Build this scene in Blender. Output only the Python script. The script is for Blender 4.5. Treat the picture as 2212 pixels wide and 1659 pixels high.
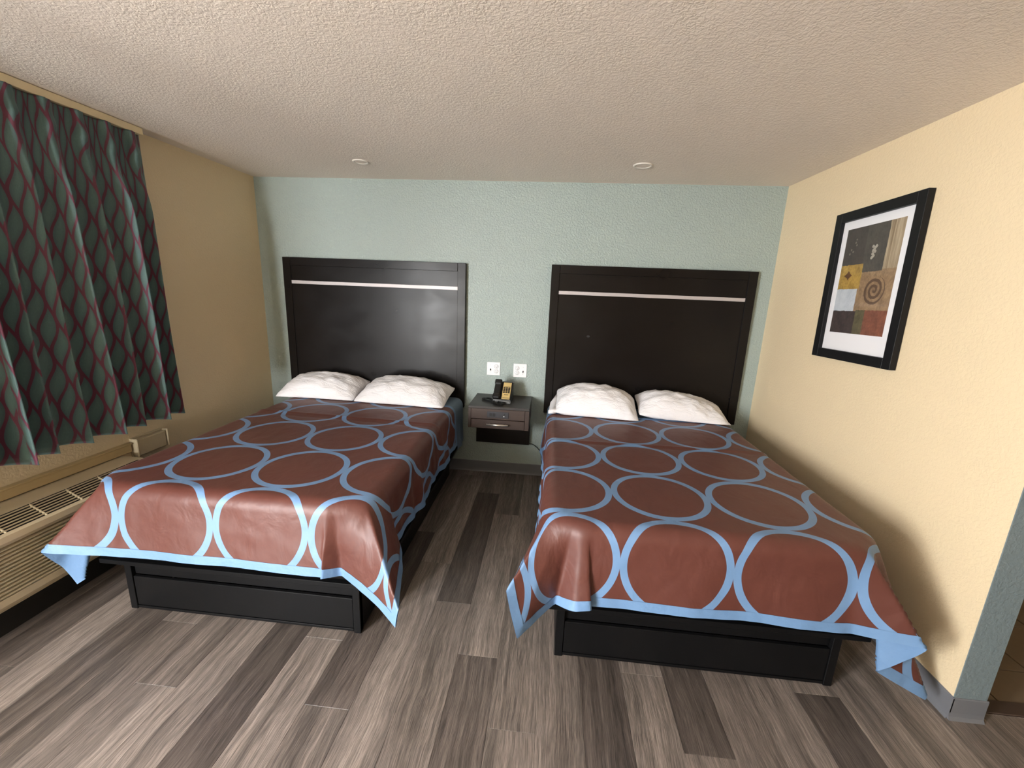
import bpy, bmesh, math, random
import numpy as np
from mathutils import Matrix, Vector, noise

for o in list(bpy.data.objects):
    bpy.data.objects.remove(o, do_unlink=True)
SC = bpy.context.scene
COL = SC.collection
PI = math.pi

# ------------------------------------------------------------------ camera
CAM = (2.4965553, -3.4922512, 1.6156035)
YAW, PITCH, ROLL, FPX = -0.08514002, -0.22173172, 0.04022684, 900.167
def cam_axes():
    f = Vector((math.sin(YAW)*math.cos(PITCH), math.cos(YAW)*math.cos(PITCH), math.sin(PITCH)))
    r = Vector((math.cos(YAW), -math.sin(YAW), 0)); u = r.cross(f)
    return (r*math.cos(ROLL)+u*math.sin(ROLL), -r*math.sin(ROLL)+u*math.cos(ROLL), f)
cd = bpy.data.cameras.new('camera'); cam = bpy.data.objects.new('camera', cd); COL.objects.link(cam)
r_, u_, f_ = cam_axes()
cam.matrix_world = Matrix(((r_.x, u_.x, -f_.x, CAM[0]), (r_.y, u_.y, -f_.y, CAM[1]), (r_.z, u_.z, -f_.z, CAM[2]), (0, 0, 0, 1)))
cd.sensor_fit = 'HORIZONTAL'; cd.sensor_width = 36; cd.lens = FPX/2212*36; cd.clip_start = .05
SC.camera = cam

# ------------------------------------------------------------------ world: bright overcast daylight outside the window
wd = bpy.data.worlds.new('daylight'); SC.world = wd; wd.use_nodes = True
wd.node_tree.nodes['Background'].inputs[0].default_value = (0.97, 0.985, 1.0, 1)
wd.node_tree.nodes['Background'].inputs[1].default_value = 52.0
FRONT = -4.75
WIN = (.05, .44, .35, 2.14)               # narrow window in the wall behind the camera: x0, x1, z0, z1
LWIN = (-4.62, -3.98, .80, 2.14)          # uncurtained window in the left wall, beside the camera: y0, y1, z0, z1
for nm, sz, loc, rot in (('window_daylight_portal', (WIN[1]-WIN[0], WIN[3]-WIN[2]), ((WIN[0]+WIN[1])/2, FRONT-.13, (WIN[2]+WIN[3])/2), (PI/2, 0, 0)),
                         ('side_window_daylight_portal', (LWIN[3]-LWIN[2], LWIN[1]-LWIN[0]), (-.13, (LWIN[0]+LWIN[1])/2, (LWIN[2]+LWIN[3])/2), (0, -PI/2, 0))):
    pl = bpy.data.lights.new(nm, 'AREA'); pl.shape = 'RECTANGLE'; pl.size, pl.size_y = sz; pl.cycles.is_portal = True
    po = bpy.data.objects.new(nm, pl); COL.objects.link(po); po.location = loc; po.rotation_euler = rot

SC.view_settings.view_transform = 'Standard'; SC.view_settings.look = 'None'
SC.view_settings.gamma = 1; SC.view_settings.use_curve_mapping = False
SC.view_settings.exposure = 1.0

# ------------------------------------------------------------------ node helper
class NT:
    def __init__(s, name):
        s.m = bpy.data.materials.new(name); s.m.use_nodes = True
        s.t = s.m.node_tree; s.b = s.t.nodes['Principled BSDF']
    def n(s, typ, **kw):
        x = s.t.nodes.new(typ)
        for k, v in kw.items(): setattr(x, k, v)
        return x
    def put(s, sock, v):
        if isinstance(v, bpy.types.NodeSocket): s.t.links.new(v, sock)
        elif v is not None:
            if hasattr(sock, 'default_value'):
                if isinstance(v, (tuple, list)) and len(v) == 3 and len(sock.default_value) == 4: v = (*v, 1)
                sock.default_value = v
    def math(s, op, a, b=None, c=None, clamp=False):
        x = s.n('ShaderNodeMath', operation=op, use_clamp=clamp)
        s.put(x.inputs[0], a); s.put(x.inputs[1], b); s.put(x.inputs[2], c)
        return x.outputs[0]
    def mix(s, f, a, b, blend='MIX'):
        x = s.n('ShaderNodeMix', data_type='RGBA', blend_type=blend)
        s.put(x.inputs[0], f); s.put(x.inputs[6], a); s.put(x.inputs[7], b)
        return x.outputs[2]
    def coord(s, kind): return s.n('ShaderNodeTexCoord').outputs[kind]
    def mapping(s, v, scale=(1, 1, 1), loc=(0, 0, 0), rot=(0, 0, 0)):
        x = s.n('ShaderNodeMapping'); s.put(x.inputs[0], v)
        x.inputs[1].default_value = loc; x.inputs[2].default_value = rot; x.inputs[3].default_value = scale
        return x.outputs[0]
    def noise(s, v, scale, detail=3, rough=.5, dist=0):
        x = s.n('ShaderNodeTexNoise'); s.put(x.inputs['Vector'], v)
        x.inputs['Scale'].default_value = scale; x.inputs['Detail'].default_value = detail
        x.inputs['Roughness'].default_value = rough; x.inputs['Distortion'].default_value = dist
        return x.outputs[0]
    def ramp(s, f, *stops):
        x = s.n('ShaderNodeValToRGB'); s.put(x.inputs[0], f); e = x.color_ramp.elements
        while len(e) < len(stops): e.new(.5)
        for el, (p, c) in zip(e, stops):
            el.position = p; el.color = (c, c, c, 1) if isinstance(c, (int, float)) else (*c, 1)
        return x.outputs[0]
    def bump(s, h, strength=.3, dist=.01):
        x = s.n('ShaderNodeBump'); s.put(x.inputs['Height'], h)
        x.inputs['Strength'].default_value = strength; x.inputs['Distance'].default_value = dist
        s.t.links.new(x.outputs[0], s.b.inputs['Normal']); return x.outputs[0]
    def sep(s, v):
        x = s.n('ShaderNodeSeparateXYZ'); s.put(x.inputs[0], v); return x.outputs
    def set(s, **kw):
        for k, v in kw.items(): s.put(s.b.inputs[k.replace('_', ' ')], v)
        return s.m

def plain(name, col, rough=.5, metal=0, grain=None, spec=None, bump=None):
    t = NT(name)
    c = col
    if grain:
        nz = t.noise(t.mapping(t.coord('Object'), scale=grain[1:4]), grain[0], 4, .6)
        c = t.mix(t.math('MULTIPLY', nz, grain[4]), col, tuple(x*grain[5] for x in col))
    t.set(Base_Color=c, Roughness=rough, Metallic=metal)
    if spec is not None: t.b.inputs['Specular IOR Level'].default_value = spec
    if bump: t.bump(t.noise(t.coord('Object'), bump[0], 3), bump[1], bump[2])
    return t.m

def wall_mat(name, col, scale=70, strength=.5, dist=.004, rough=.5):
    t = NT(name); v = t.coord('Object')
    a = t.noise(v, scale, 2, .5, .6); h = t.ramp(a, (.40, 0), (.62, 1))
    b = t.noise(v, 3.0, 3)
    c = t.mix(t.math('MULTIPLY', b, .25), col, tuple(x*.86 for x in col))
    t.set(Base_Color=c, Roughness=rough); t.bump(h, strength, dist)
    return t.m

M = {}
M['cream'] = wall_mat('cream_paint', (.745, .61, .405), 75, .2, .003)
M['sage'] = wall_mat('sage_blue_paint', (.335, .40, .375), 75, .5, .004, .38)
M['grey_trim'] = wall_mat('grey_blue_paint', (.17, .215, .23), 75, .3, .003, .45)
M['ceiling'] = wall_mat('textured_ceiling_paint', (.80, .715, .64), 85, .3, .004, .7)
M['front'] = wall_mat('cream_front_wall', (.735, .60, .39), 75, .3, .003)
M['vinyl'] = plain('grey_vinyl_base', (.145, .15, .165), .45)
M['black'] = plain('black_laminate', (.006, .006, .0065), .40, grain=(30, 1, 1, .2, .8, .6), spec=.16)
def espresso():
    t = NT('espresso_laminate'); v = t.coord('Object')
    g = t.noise(t.mapping(v, scale=(.3, 1, 3)), 26, 4, .6)
    sm = t.noise(t.mapping(v, scale=(1, 1, 1.6)), 3.5, 2, .5, .2)
    t.set(Base_Color=t.mix(g, (.0085, .0062, .0056), (.005, .0038, .0034)), Roughness=t.ramp(sm, (.3, .27), (.7, .36)))
    t.b.inputs['Specular IOR Level'].default_value = .21
    return t.m
M['espresso'] = espresso()
M['brownwood'] = plain('dark_brown_laminate', (.066, .042, .034), .42, grain=(40, .25, 1, 2.5, .9, .5))
M['topwood'] = plain('dark_grey_laminate_top', (.045, .040, .038), .45, grain=(40, .25, 2, 2, .9, .6))
M['metal'] = plain('brushed_metal_strip', (.50, .46, .46), .5, .35)
M['chrome'] = plain('brushed_nickel', (.72, .68, .62), .28, .9)
M['white_plastic'] = plain('white_plastic', (.80, .80, .82), .35)
M['offwhite'] = plain('painted_metal_ring', (.78, .73, .66), .4)
M['dark_slot'] = plain('dark_slot', (.01, .01, .01), .6)
M['unit_grey'] = plain('dark_grey_plastic', (.035, .035, .042), .4)
M['phone_black'] = plain('phone_black_plastic', (.009, .009, .009), .32)
M['gold'] = plain('yellow_gold_faceplate', (.58, .42, .17), .4, grain=(12, 1, 1, 1, .4, .8))
M['ac_beige'] = plain('beige_plastic', (.56, .47, .32), .45, grain=(6, 1, 1, 1, .3, .85))
M['ac_dark'] = plain('dark_grille_recess', (.012, .011, .010), .7)
M['sill'] = plain('tan_wood_trim', (.52, .39, .20), .45, grain=(18, 3, .3, 3, .7, .75))
M['rail'] = plain('cream_curtain_rail', (.82, .70, .48), .4)
M['mattress'] = plain('white_ticking', (.6, .6, .6), .8)
M['sheetblue'] = plain('slate_blue_cotton', (.14, .195, .26), .8, bump=(60, .3, .003))
M['concrete'] = plain('concrete', (.40, .39, .37), .9, bump=(40, .3, .005))
M['frame_black'] = plain('black_wood_frame', (.007, .007, .008), .5, grain=(60, 1, 1, 1, .5, .4), spec=.25)
M['door'] = plain('painted_door_trim', (.45, .45, .43), .5)
M['mat_board'] = plain('white_mat_board', (.80, .79, .81), .7)

def cotton():
    t = NT('white_pillowcase_cotton'); v = t.coord('Object')
    w = t.noise(t.mapping(v, scale=(5, 16, 8), rot=(0, 0, .5)), 2.2, 4, .6, .8)
    f = t.noise(v, 220, 2)
    t.set(Base_Color=(.82, .80, .82), Roughness=.85); t.bump(t.math('ADD', w, t.math('MULTIPLY', f, .02)), .55, .02)
    return t.m
M['cotton'] = cotton()

BROWN, BLUE = (.097, .028, .0195), (.140, .255, .440)
def spread_mat():
    t = NT('brown_satin_with_blue_rings'); uv = t.n('ShaderNodeUVMap', uv_map='fabric').outputs[0]
    x, y, _ = t.sep(uv)
    P = .445
    cx = t.math('SUBTRACT', t.math('FRACT', t.math('DIVIDE', x, P)), .5)
    cy = t.math('SUBTRACT', t.math('FRACT', t.math('DIVIDE', y, P)), .5)
    r = t.math('MULTIPLY', t.math('SQRT', t.math('ADD', t.math('MULTIPLY', cx, cx), t.math('MULTIPLY', cy, cy))), P)
    d = t.math('ABSOLUTE', t.math('SUBTRACT', r, .2085))
    m = t.math('LESS_THAN', d, .0150)
    nz = t.noise(uv, 9, 4, .6)
    fine = t.noise(t.mapping(uv, scale=(1, 1, 1)), 60, 3, .7)
    br = t.mix(t.math('MULTIPLY', nz, .5), BROWN, tuple(c*1.25 for c in BROWN))
    br = t.mix(t.math('MULTIPLY', fine, .25), br, tuple(c*.7 for c in BROWN))
    t.set(Base_Color=t.mix(m, br, BLUE), Roughness=.52)
    t.b.inputs['Specular IOR Level'].default_value = .55
    t.b.inputs['Sheen Weight'].default_value = .04; t.b.inputs['Sheen Roughness'].default_value = .4
    t.b.inputs['Sheen Tint'].default_value = (1, .75, .68, 1)
    wr = t.noise(t.mapping(uv, scale=(1.0, .7, 1), rot=(0, 0, .6)), 10, 3, .5, .6)
    t.bump(t.math('ADD', t.math('MULTIPLY', wr, 1.0), t.math('MULTIPLY', fine, .05)), .38, .014)
    return t.m
M['spread'] = spread_mat()
def blue_satin(name, k=1.0):
    t = NT(name); v = t.coord('Object'); nz = t.noise(v, 26, 3)
    t.set(Base_Color=tuple(c*k for c in BLUE), Roughness=.5); t.bump(nz, .35, .008)
    return t.m
M['border'] = blue_satin('blue_satin_border', 1.0)
M['lining'] = blue_satin('blue_lining', .95)

def curtain_mat():
    t = NT('teal_curtain_with_burgundy_waves'); uv = t.n('ShaderNodeUVMap', uv_map='fabric').outputs[0]
    x, y, _ = t.sep(uv)
    P, LAM = .037, .27
    wob = t.math('MULTIPLY', t.math('SUBTRACT', t.noise(uv, 4, 1), .5), .04)
    x = t.math('ADD', x, wob)
    x = t.math('ADD', x, t.math('MULTIPLY', y, .05))
    ph = t.math('MULTIPLY', y, 2*PI/LAM)
    def line(k):
        s_ = t.math('MULTIPLY', t.math('SINE', t.math('ADD', ph, -k*2*PI/3)), P*.575)
        q = t.math('DIVIDE', t.math('SUBTRACT', t.math('SUBTRACT', x, k*P), s_), 3*P)
        return t.math('MULTIPLY', t.math('ABSOLUTE', t.math('SUBTRACT', t.math('FRACT', q), .5)), 3*P)
    d = t.math('MINIMUM', t.math('MINIMUM', line(0), line(1)), line(2))
    wv = t.math('ADD', .0048, t.math('MULTIPLY', t.noise(uv, 11, 1), .005))
    m = t.math('LESS_THAN', d, wv)
    edge = t.math('MULTIPLY', t.math('SUBTRACT', 1.0, t.math('DIVIDE', t.math('SUBTRACT', d, wv), .02), clamp=True), .55)
    weave = t.noise(t.mapping(uv, scale=(1, .3, 1)), 260, 2)
    teal = t.mix(edge, (.085, .165, .160), (.045, .082, .092))
    teal = t.mix(t.math('MULTIPLY', weave, .35), teal, (.02, .035, .04))
    burg = t.mix(t.math('MULTIPLY', weave, .4), (.115, .017, .044), (.045, .008, .022))
    t.set(Base_Color=t.mix(m, teal, burg), Roughness=.62); t.bump(weave, .2, .002)
    t.b.inputs['Sheen Weight'].default_value = .2
    return t.m
M['curtain'] = curtain_mat()

def plank_mat():
    t = NT('grey_brown_vinyl_plank'); inf = t.n('ShaderNodeObjectInfo')
    off = t.n('ShaderNodeCombineXYZ'); t.put(off.inputs[0], t.math('MULTIPLY', inf.outputs['Random'], 37)); t.put(off.inputs[1], t.math('MULTIPLY', inf.outputs['Random'], 91))
    va = t.n('ShaderNodeVectorMath', operation='ADD'); t.put(va.inputs[0], t.coord('Object')); t.put(va.inputs[1], off.outputs[0])
    v = va.outputs[0]
    wrp = t.n('ShaderNodeVectorMath', operation='ADD'); t.put(wrp.inputs[0], v)
    wc = t.n('ShaderNodeCombineXYZ'); t.put(wc.inputs[0], t.math('MULTIPLY', t.math('SUBTRACT', t.noise(t.mapping(v, scale=(4, 3.0, 1)), 1, 2), .5), .05)); t.put(wrp.inputs[1], wc.outputs[0])
    v = wrp.outputs[0]
    band = t.ramp(t.noise(t.mapping(v, scale=(13, .5, 1)), 1.0, 3, .55, .4), (.34, .58), (.62, 1.20))
    streak = t.ramp(t.noise(t.mapping(v, scale=(75, 2.0, 1)), 1.0, 6, .72, .5), (.34, .62), (.64, 1.22))
    fine = t.ramp(t.noise(t.mapping(v, scale=(420, 9, 1)), 1.0, 4, .75, .2), (.40, .48), (.60, 1.16))
    k = t.math('MULTIPLY', t.math('MULTIPLY', band, streak), fine)
    c = t.mix(1.0, inf.outputs['Color'], k, 'MULTIPLY')
    t.set(Base_Color=c, Roughness=.42); t.bump(fine, .12, .002)
    return t.m
M['plank'] = plank_mat()
M['tile'] = plain('beige_brown_tile', (.17, .125, .08), .5, grain=(7, 1, 1, 1, .6, .6))
M['grout'] = plain('dark_grout', (.04, .03, .022), .8)

def print_mat():
    t = NT('abstract_block_print'); uv = t.n('ShaderNodeUVMap', uv_map='print').outputs[0]
    warp = t.math('MULTIPLY', t.math('SUBTRACT', t.noise(uv, 22, 3), .5), .022)
    x0, y0, _ = t.sep(uv)
    x = t.math('ADD', x0, warp); y = t.math('ADD', y0, t.math('MULTIPLY', warp, .8))
    n1 = t.noise(uv, 9, 5, .65); n2 = t.noise(uv, 34, 4, .7)
    tex = t.math('ADD', t.math('MULTIPLY', n1, .6), t.math('MULTIPLY', n2, .4))
    def patch(base, c1, c2, xa, xb, ya, yb):
        m = t.math('MULTIPLY', t.math('MULTIPLY', t.math('GREATER_THAN', x, xa), t.math('LESS_THAN', x, xb)),
                   t.math('MULTIPLY', t.math('GREATER_THAN', y, ya), t.math('LESS_THAN', y, yb)))
        return t.mix(m, base, t.mix(t.ramp(tex, (.36, 0), (.64, 1)), c1, c2))
    tan1, tan2 = (.16, .095, .05), (.36, .235, .125)
    c = t.mix(t.ramp(tex, (.36, 0), (.64, 1)), tan1, tan2)
    c = patch(c, (.030, .021, .019), (.058, .042, .036), -1, .40, .655, 2)
    c = patch(c, (.036, .030, .026), (.085, .068, .055), .40, .77, .575, 2)
    st = t.ramp(t.noise(t.mapping(uv, scale=(26, 1.5, 1)), 1, 4, .7), (.35, 0), (.65, 1))
    ms = t.math('MULTIPLY', t.math('GREATER_THAN', x, .77), t.math('GREATER_THAN', y, .59))
    c = t.mix(ms, c, t.mix(st, (.17, .11, .055), (.47, .38, .26)))
    c = patch(c, (.19, .105, .016), (.50, .32, .070), -1, .425, .425, .655)
    c = patch(c, (.40, .44, .49), (.56, .59, .62), -1, .40, .215, .425)
    c = patch(c, (.020, .014, .014), (.062, .038, .033), -1, .45, -1, .215)
    c = patch(c, (.045, .042, .018), (.135, .110, .052), .45, .62, -1, .225)
    c = patch(c, (.120, .036, .020), (.260, .090, .048), .62, 2, -1, .225)
    # spiral
    dx = t.math('MULTIPLY', t.math('SUBTRACT', x, .70), .405); dy = t.math('MULTIPLY', t.math('SUBTRACT', y, .405), .575)
    rr = t.math('SQRT', t.math('ADD', t.math('MULTIPLY', dx, dx), t.math('MULTIPLY', dy, dy)))
    an = t.math('DIVIDE', t.math('ARCTAN2', dy, dx), 2*PI)
    q = t.math('FRACT', t.math('SUBTRACT', t.math('DIVIDE', rr, .030), an))
    sp = t.math('MULTIPLY', t.math('LESS_THAN', t.math('ABSOLUTE', t.math('SUBTRACT', q, .5)), .25), t.math('LESS_THAN', rr, .074))
    c = t.mix(t.math('MULTIPLY', sp, .9), c, (.085, .045, .024))
    def dia(c, u, v, ru, rv, col, k=1.0, p=.6):
        a = t.math('POWER', t.math('ABSOLUTE', t.math('DIVIDE', t.math('SUBTRACT', x, u), ru)), p)
        b = t.math('POWER', t.math('ABSOLUTE', t.math('DIVIDE', t.math('SUBTRACT', y, v), rv)), p)
        return t.mix(t.math('MULTIPLY', t.math('LESS_THAN', t.math('ADD', a, b), 1.0), k), c, col)
    c = dia(c, .17, .555, .085, .05, (.09, .035, .01), 1, .75)
    for (u, v) in ((.545, .80), (.58, .785), (.555, .765), (.59, .755), (.555, .735), (.575, .715), (.60, .80), (.55, .70)):
        c = dia(c, u, v, .022, .016, (.42, .38, .32), .8, 1.6)
    for (u, v) in ((.20, .86), (.23, .84), (.14, .80), (.18, .78), (.12, .76), (.21, .89)):
        c = dia(c, u, v, .015, .011, (.22, .18, .15), .7, 1.6)
    t.set(Base_Color=c, Roughness=.5)
    return t.m
M['print'] = print_mat()

def glass_mat():
    t = NT('picture_glass')
    tr = t.n('ShaderNodeBsdfTransparent'); gl = t.n('ShaderNodeBsdfGlossy'); gl.inputs['Roughness'].default_value = .08
    fr = t.n('ShaderNodeFresnel'); fr.inputs[0].default_value = 1.25
    mx = t.n('ShaderNodeMixShader'); t.put(mx.inputs[0], t.math('MULTIPLY', fr.outputs[0], .06)); t.put(mx.inputs[1], tr.outputs[0]); t.put(mx.inputs[2], gl.outputs[0])
    t.t.links.new(mx.outputs[0], t.t.nodes['Material Output'].inputs[0])
    return t.m
M['glass'] = glass_mat()

# ------------------------------------------------------------------ mesh helpers
def link(name, me, mat=None, parent=None, loc=None):
    o = bpy.data.objects.new(name, me); COL.objects.link(o)
    if mat is not None and not me.materials: me.materials.append(M[mat] if isinstance(mat, str) else mat)
    if parent is not None: o.parent = parent
    if loc is not None: o.location = loc
    return o
def mesh(name, vs, fs, mat, parent=None, smooth=False, loc=None):
    me = bpy.data.meshes.new(name); me.from_pydata([tuple(v) for v in vs], [], fs); me.update()
    if smooth: me.shade_smooth()
    return link(name, me, mat, parent, loc)
def bm_obj(name, bm, mat, parent=None, smooth=False, loc=None):
    me = bpy.data.meshes.new(name); bm.normal_update(); bm.to_mesh(me); bm.free()
    if smooth: me.shade_smooth()
    return link(name, me, mat, parent, loc)
def add_box(bm, a, b, bev=0, seg=1):
    vs = [bm.verts.new((x, y, z)) for x in (a[0], b[0]) for y in (a[1], b[1]) for z in (a[2], b[2])]
    fs = [bm.faces.new([vs[i] for i in q]) for q in ((0, 1, 3, 2), (4, 6, 7, 5), (0, 4, 5, 1), (2, 3, 7, 6), (0, 2, 6, 4), (1, 5, 7, 3))]
    if bev:
        es = list({e for f in fs for e in f.edges})
        bmesh.ops.bevel(bm, geom=es, offset=bev, segments=seg, affect='EDGES', profile=.5)
def box(name, a, b, mat, parent=None, bev=0, seg=1, loc=None, smooth=False):
    a2 = tuple(min(p, q) for p, q in zip(a, b)); b2 = tuple(max(p, q) for p, q in zip(a, b))
    bm = bmesh.new(); add_box(bm, a2, b2, bev, seg); return bm_obj(name, bm, mat, parent, smooth, loc)
def boxes(name, lst, mat, parent=None, bev=0, loc=None):
    bm = bmesh.new()
    for a, b in lst: add_box(bm, tuple(min(p, q) for p, q in zip(a, b)), tuple(max(p, q) for p, q in zip(a, b)), bev)
    return bm_obj(name, bm, mat, parent, False, loc)
def prism(name, prof, axis, a, b, mat, parent=None, loc=None):
    """extrude a closed (p,q) profile along axis (0=x: (y,z) profile, 1=y: (x,z) profile, 2=z)"""
    def pt(p, t):
        return {0: (t, p[0], p[1]), 1: (p[0], t, p[1]), 2: (p[0], p[1], t)}[axis]
    n = len(prof); vs = [pt(p, a) for p in prof]+[pt(p, b) for p in prof]
    fs = [(i, (i+1) % n, n+(i+1) % n, n+i) for i in range(n)]+[tuple(range(n))[::-1], tuple(range(n, 2*n))]
    bm = bmesh.new(); V = [bm.verts.new(v) for v in vs]
    for f in fs: bm.faces.new([V[i] for i in f])
    bmesh.ops.recalc_face_normals(bm, faces=bm.faces[:])
    return bm_obj(name, bm, mat, parent, False, loc)
def tube(name, pts, r, mat, parent=None, n=8, loc=None):
    vs, fs = [], []
    P = [Vector(p) for p in pts]
    for i, p in enumerate(P):
        t = (P[min(i+1, len(P)-1)]-P[max(i-1, 0)]).normalized()
        a = t.cross(Vector((0, 0, 1)) if abs(t.z) < .9 else Vector((1, 0, 0))).normalized(); b = t.cross(a)
        for k in range(n):
            q = p+(a*math.cos(2*PI*k/n)+b*math.sin(2*PI*k/n))*r; vs.append(q)
    for i in range(len(P)-1):
        for k in range(n):
            fs.append((i*n+k, i*n+(k+1) % n, (i+1)*n+(k+1) % n, (i+1)*n+k))
    fs.append(tuple(range(n))[::-1]); fs.append(tuple(range((len(P)-1)*n, len(P)*n)))
    return mesh(name, vs, fs, mat, parent, True, loc)
def lathe(name, prof, mat, parent=None, n=32, loc=None, smooth=True):
    vs, fs = [], []
    for (r, z) in prof:
        for k in range(n): vs.append((r*math.cos(2*PI*k/n), r*math.sin(2*PI*k/n), z))
    for i in range(len(prof)-1):
        for k in range(n): fs.append((i*n+k, i*n+(k+1) % n, (i+1)*n+(k+1) % n, (i+1)*n+k))
    return mesh(name, vs, fs, mat, parent, smooth, loc)
def empty(name, loc=(0, 0, 0)):
    o = bpy.data.objects.new(name, None); COL.objects.link(o); o.location = loc; o.empty_display_size = .1
    return o
def tag(o, label, cat, group=None):
    o['label'] = label; o['category'] = cat
    if group: o['group'] = group
    return o
def struct(o): o['kind'] = 'structure'; return o

# ------------------------------------------------------------------ room shell
W, H = 4.188, 2.44
EAST = 6.3
STUB = -1.98
T = .12
struct(box('wall_back', (-T, 0, 0), (EAST, T, H), 'sage'))
struct(boxes('wall_left', [((-T, LWIN[1], 0), (0, 0, H)), ((-T, FRONT-T, 0), (0, LWIN[0], H)), ((-T, LWIN[0], LWIN[3]), (0, LWIN[1], H)),
                           ((-T, LWIN[0], 0), (0, LWIN[1], LWIN[2]))], 'cream'))
wr = struct(box('wall_right', (W, STUB+.004, 0), (W+T, 0, H), 'cream'))
box('end_face', (W, STUB-.0, 0), (W+T, STUB+.004, H), 'grey_trim', wr)
struct(boxes('wall_front', [((0, FRONT-T, 0), (WIN[0], FRONT, H)), ((WIN[1], FRONT-T, 0), (EAST, FRONT, H)),
                            ((WIN[0], FRONT-T, WIN[3]), (WIN[1], FRONT, H)), ((WIN[0], FRONT-T, 0), (WIN[1], FRONT, WIN[2]))], 'front'))
struct(box('wall_alcove', (EAST, FRONT-T, 0), (EAST+T, T, H), 'cream'))
struct(box('ceiling', (-T, FRONT-T, H), (EAST+T, T, H+.1), 'ceiling'))
wn = struct(boxes('window_1', [((WIN[0]-.03, FRONT-T-.01, WIN[2]-.04), (WIN[0], FRONT+.012, WIN[3]+.04)), ((WIN[1], FRONT-T-.01, WIN[2]-.04), (WIN[1]+.04, FRONT+.012, WIN[3]+.04)),
                          ((WIN[0], FRONT-T-.01, WIN[3]), (WIN[1], FRONT+.012, WIN[3]+.04)), ((WIN[0], FRONT-T-.01, WIN[2]-.04), (WIN[1], FRONT+.03, WIN[2]))], 'door'))
box('window_pane', (WIN[0], FRONT-.075, WIN[2]), (WIN[1], FRONT-.071, WIN[3]), 'glass', wn)
w2 = struct(boxes('window_2', [((-T-.01, LWIN[0]-.04, LWIN[2]-.04), (.012, LWIN[0], LWIN[3]+.04)), ((-T-.01, LWIN[1], LWIN[2]-.04), (.012, LWIN[1]+.04, LWIN[3]+.04)),
                          ((-T-.01, LWIN[0], LWIN[3]), (.012, LWIN[1], LWIN[3]+.04)), ((-T-.01, LWIN[0], LWIN[2]-.04), (.03, LWIN[1], LWIN[2]))], 'door'))
box('window_pane', (-.075, LWIN[0], LWIN[2]), (-.071, LWIN[1], LWIN[3]), 'glass', w2)
struct(box('walkway', (-T, FRONT-3.2, -.14), (EAST, FRONT-T, -.03), 'concrete'))
struct(box('walkway_side', (-3.2, FRONT-3.2, -.14), (-T-.001, .5, -.03), 'concrete'))

# cove base: back wall, right wall, stub end
def cove(name, axis, a, b, wallpos, sgn, parent=None):
    prof = [(0, 0), (sgn*.014, 0), (sgn*.011, .004), (sgn*.006, .012), (sgn*.004, .03), (sgn*.004, .096), (sgn*.002, .10), (0, .10)]
    prof = [(wallpos+p, z) for p, z in prof]
    return prism(name, prof, axis, a, b, 'vinyl', parent)
struct(cove('baseboard_back', 0, 0, W, 0, -1))
struct(cove('baseboard_right', 1, STUB-.004, 0, W, -1))
struct(cove('baseboard_end', 0, W-.006, W+T+.006, STUB, -1))

# floor: subfloor with separate planks (quarter-staggered) as parts
fl = struct(box('floor', (-T, FRONT-T, -.08), (EAST+T, T, -.008), 'grout'))
PW, PL = .181, 1.228
def plank_mesh(w, l):
    bm = bmesh.new(); c = .0012; z0, z1 = -.008, 0.0
    a = [(0, 0), (w, 0), (w, l), (0, l)]; b = [(c, c), (w-c, c), (w-c, l-c), (c, l-c)]
    v0 = [bm.verts.new((x, y, z0)) for x, y in a]; v1 = [bm.verts.new((x, y, z1-.0012)) for x, y in a]; v2 = [bm.verts.new((x, y, z1)) for x, y in b]
    for i in range(4):
        j = (i+1) % 4
        bm.faces.new((v0[i], v0[j], v1[j], v1[i])); bm.faces.new((v1[i], v1[j], v2[j], v2[i]))
    bm.faces.new(v2)
    me = bpy.data.meshes.new('plank'); bm.to_mesh(me); bm.free(); me.materials.append(M['plank']); return me
PM = {}
LIGHT, MID, DARK = (.272, .226, .196), (.215, .178, .154), (.125, .101, .088)
TONES = [LIGHT, MID, DARK, MID, LIGHT, (.262, .218, .188), (.175, .143, .123)]
KNOWN = {(0, 0): LIGHT, (0, 1): DARK, (0, 2): MID, (1, 0): MID, (1, 1): LIGHT, (1, 2): DARK, (-1, 0): LIGHT, (-1, 1): LIGHT, (-2, 1): DARK, (-2, 2): MID}
rng = random.Random(11)
k0, k1 = int((-.0-1.987)/PW)-1, int((EAST-1.987)/PW)+1
for k in range(k0, k1+1):
    x0 = 1.987+k*PW; x1 = x0+PW
    if k == k0: x0 = -.06
    x1 = min(x1, EAST+.05)
    ystart = (-1.637-.307*k) % PL
    top = .05 if x0 < W+.09 else -1.94
    j0 = ystart
    while j0 - PL > top: j0 -= PL
    y1 = min(j0, top); row = 0
    if j0 > top: y0 = j0-PL
    else: y0 = j0; y1 = top if False else y1
    # walk planks from the head wall towards the door
    edges = [top]; e = j0
    while e > FRONT-.05:
        if e < top-.001: edges.append(e)
        e -= PL
    edges.append(FRONT-.05)
    for a, b in zip(edges[:-1], edges[1:]):
        l = a-b; key = (round(x1-x0, 4), round(l, 4))
        if key not in PM: PM[key] = plank_mesh(x1-x0, l)
        p = link('plank', PM[key], None, fl, (x0, b, 0))
        tn = TONES[rng.randrange(len(TONES))]; s = rng.uniform(.88, 1.12)
        row_i = edges.index(a)
        if (k, row_i) in KNOWN: tn = KNOWN[(k, row_i)]
        p.color = (tn[0]*s, tn[1]*s, tn[2]*s, 1)
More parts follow.
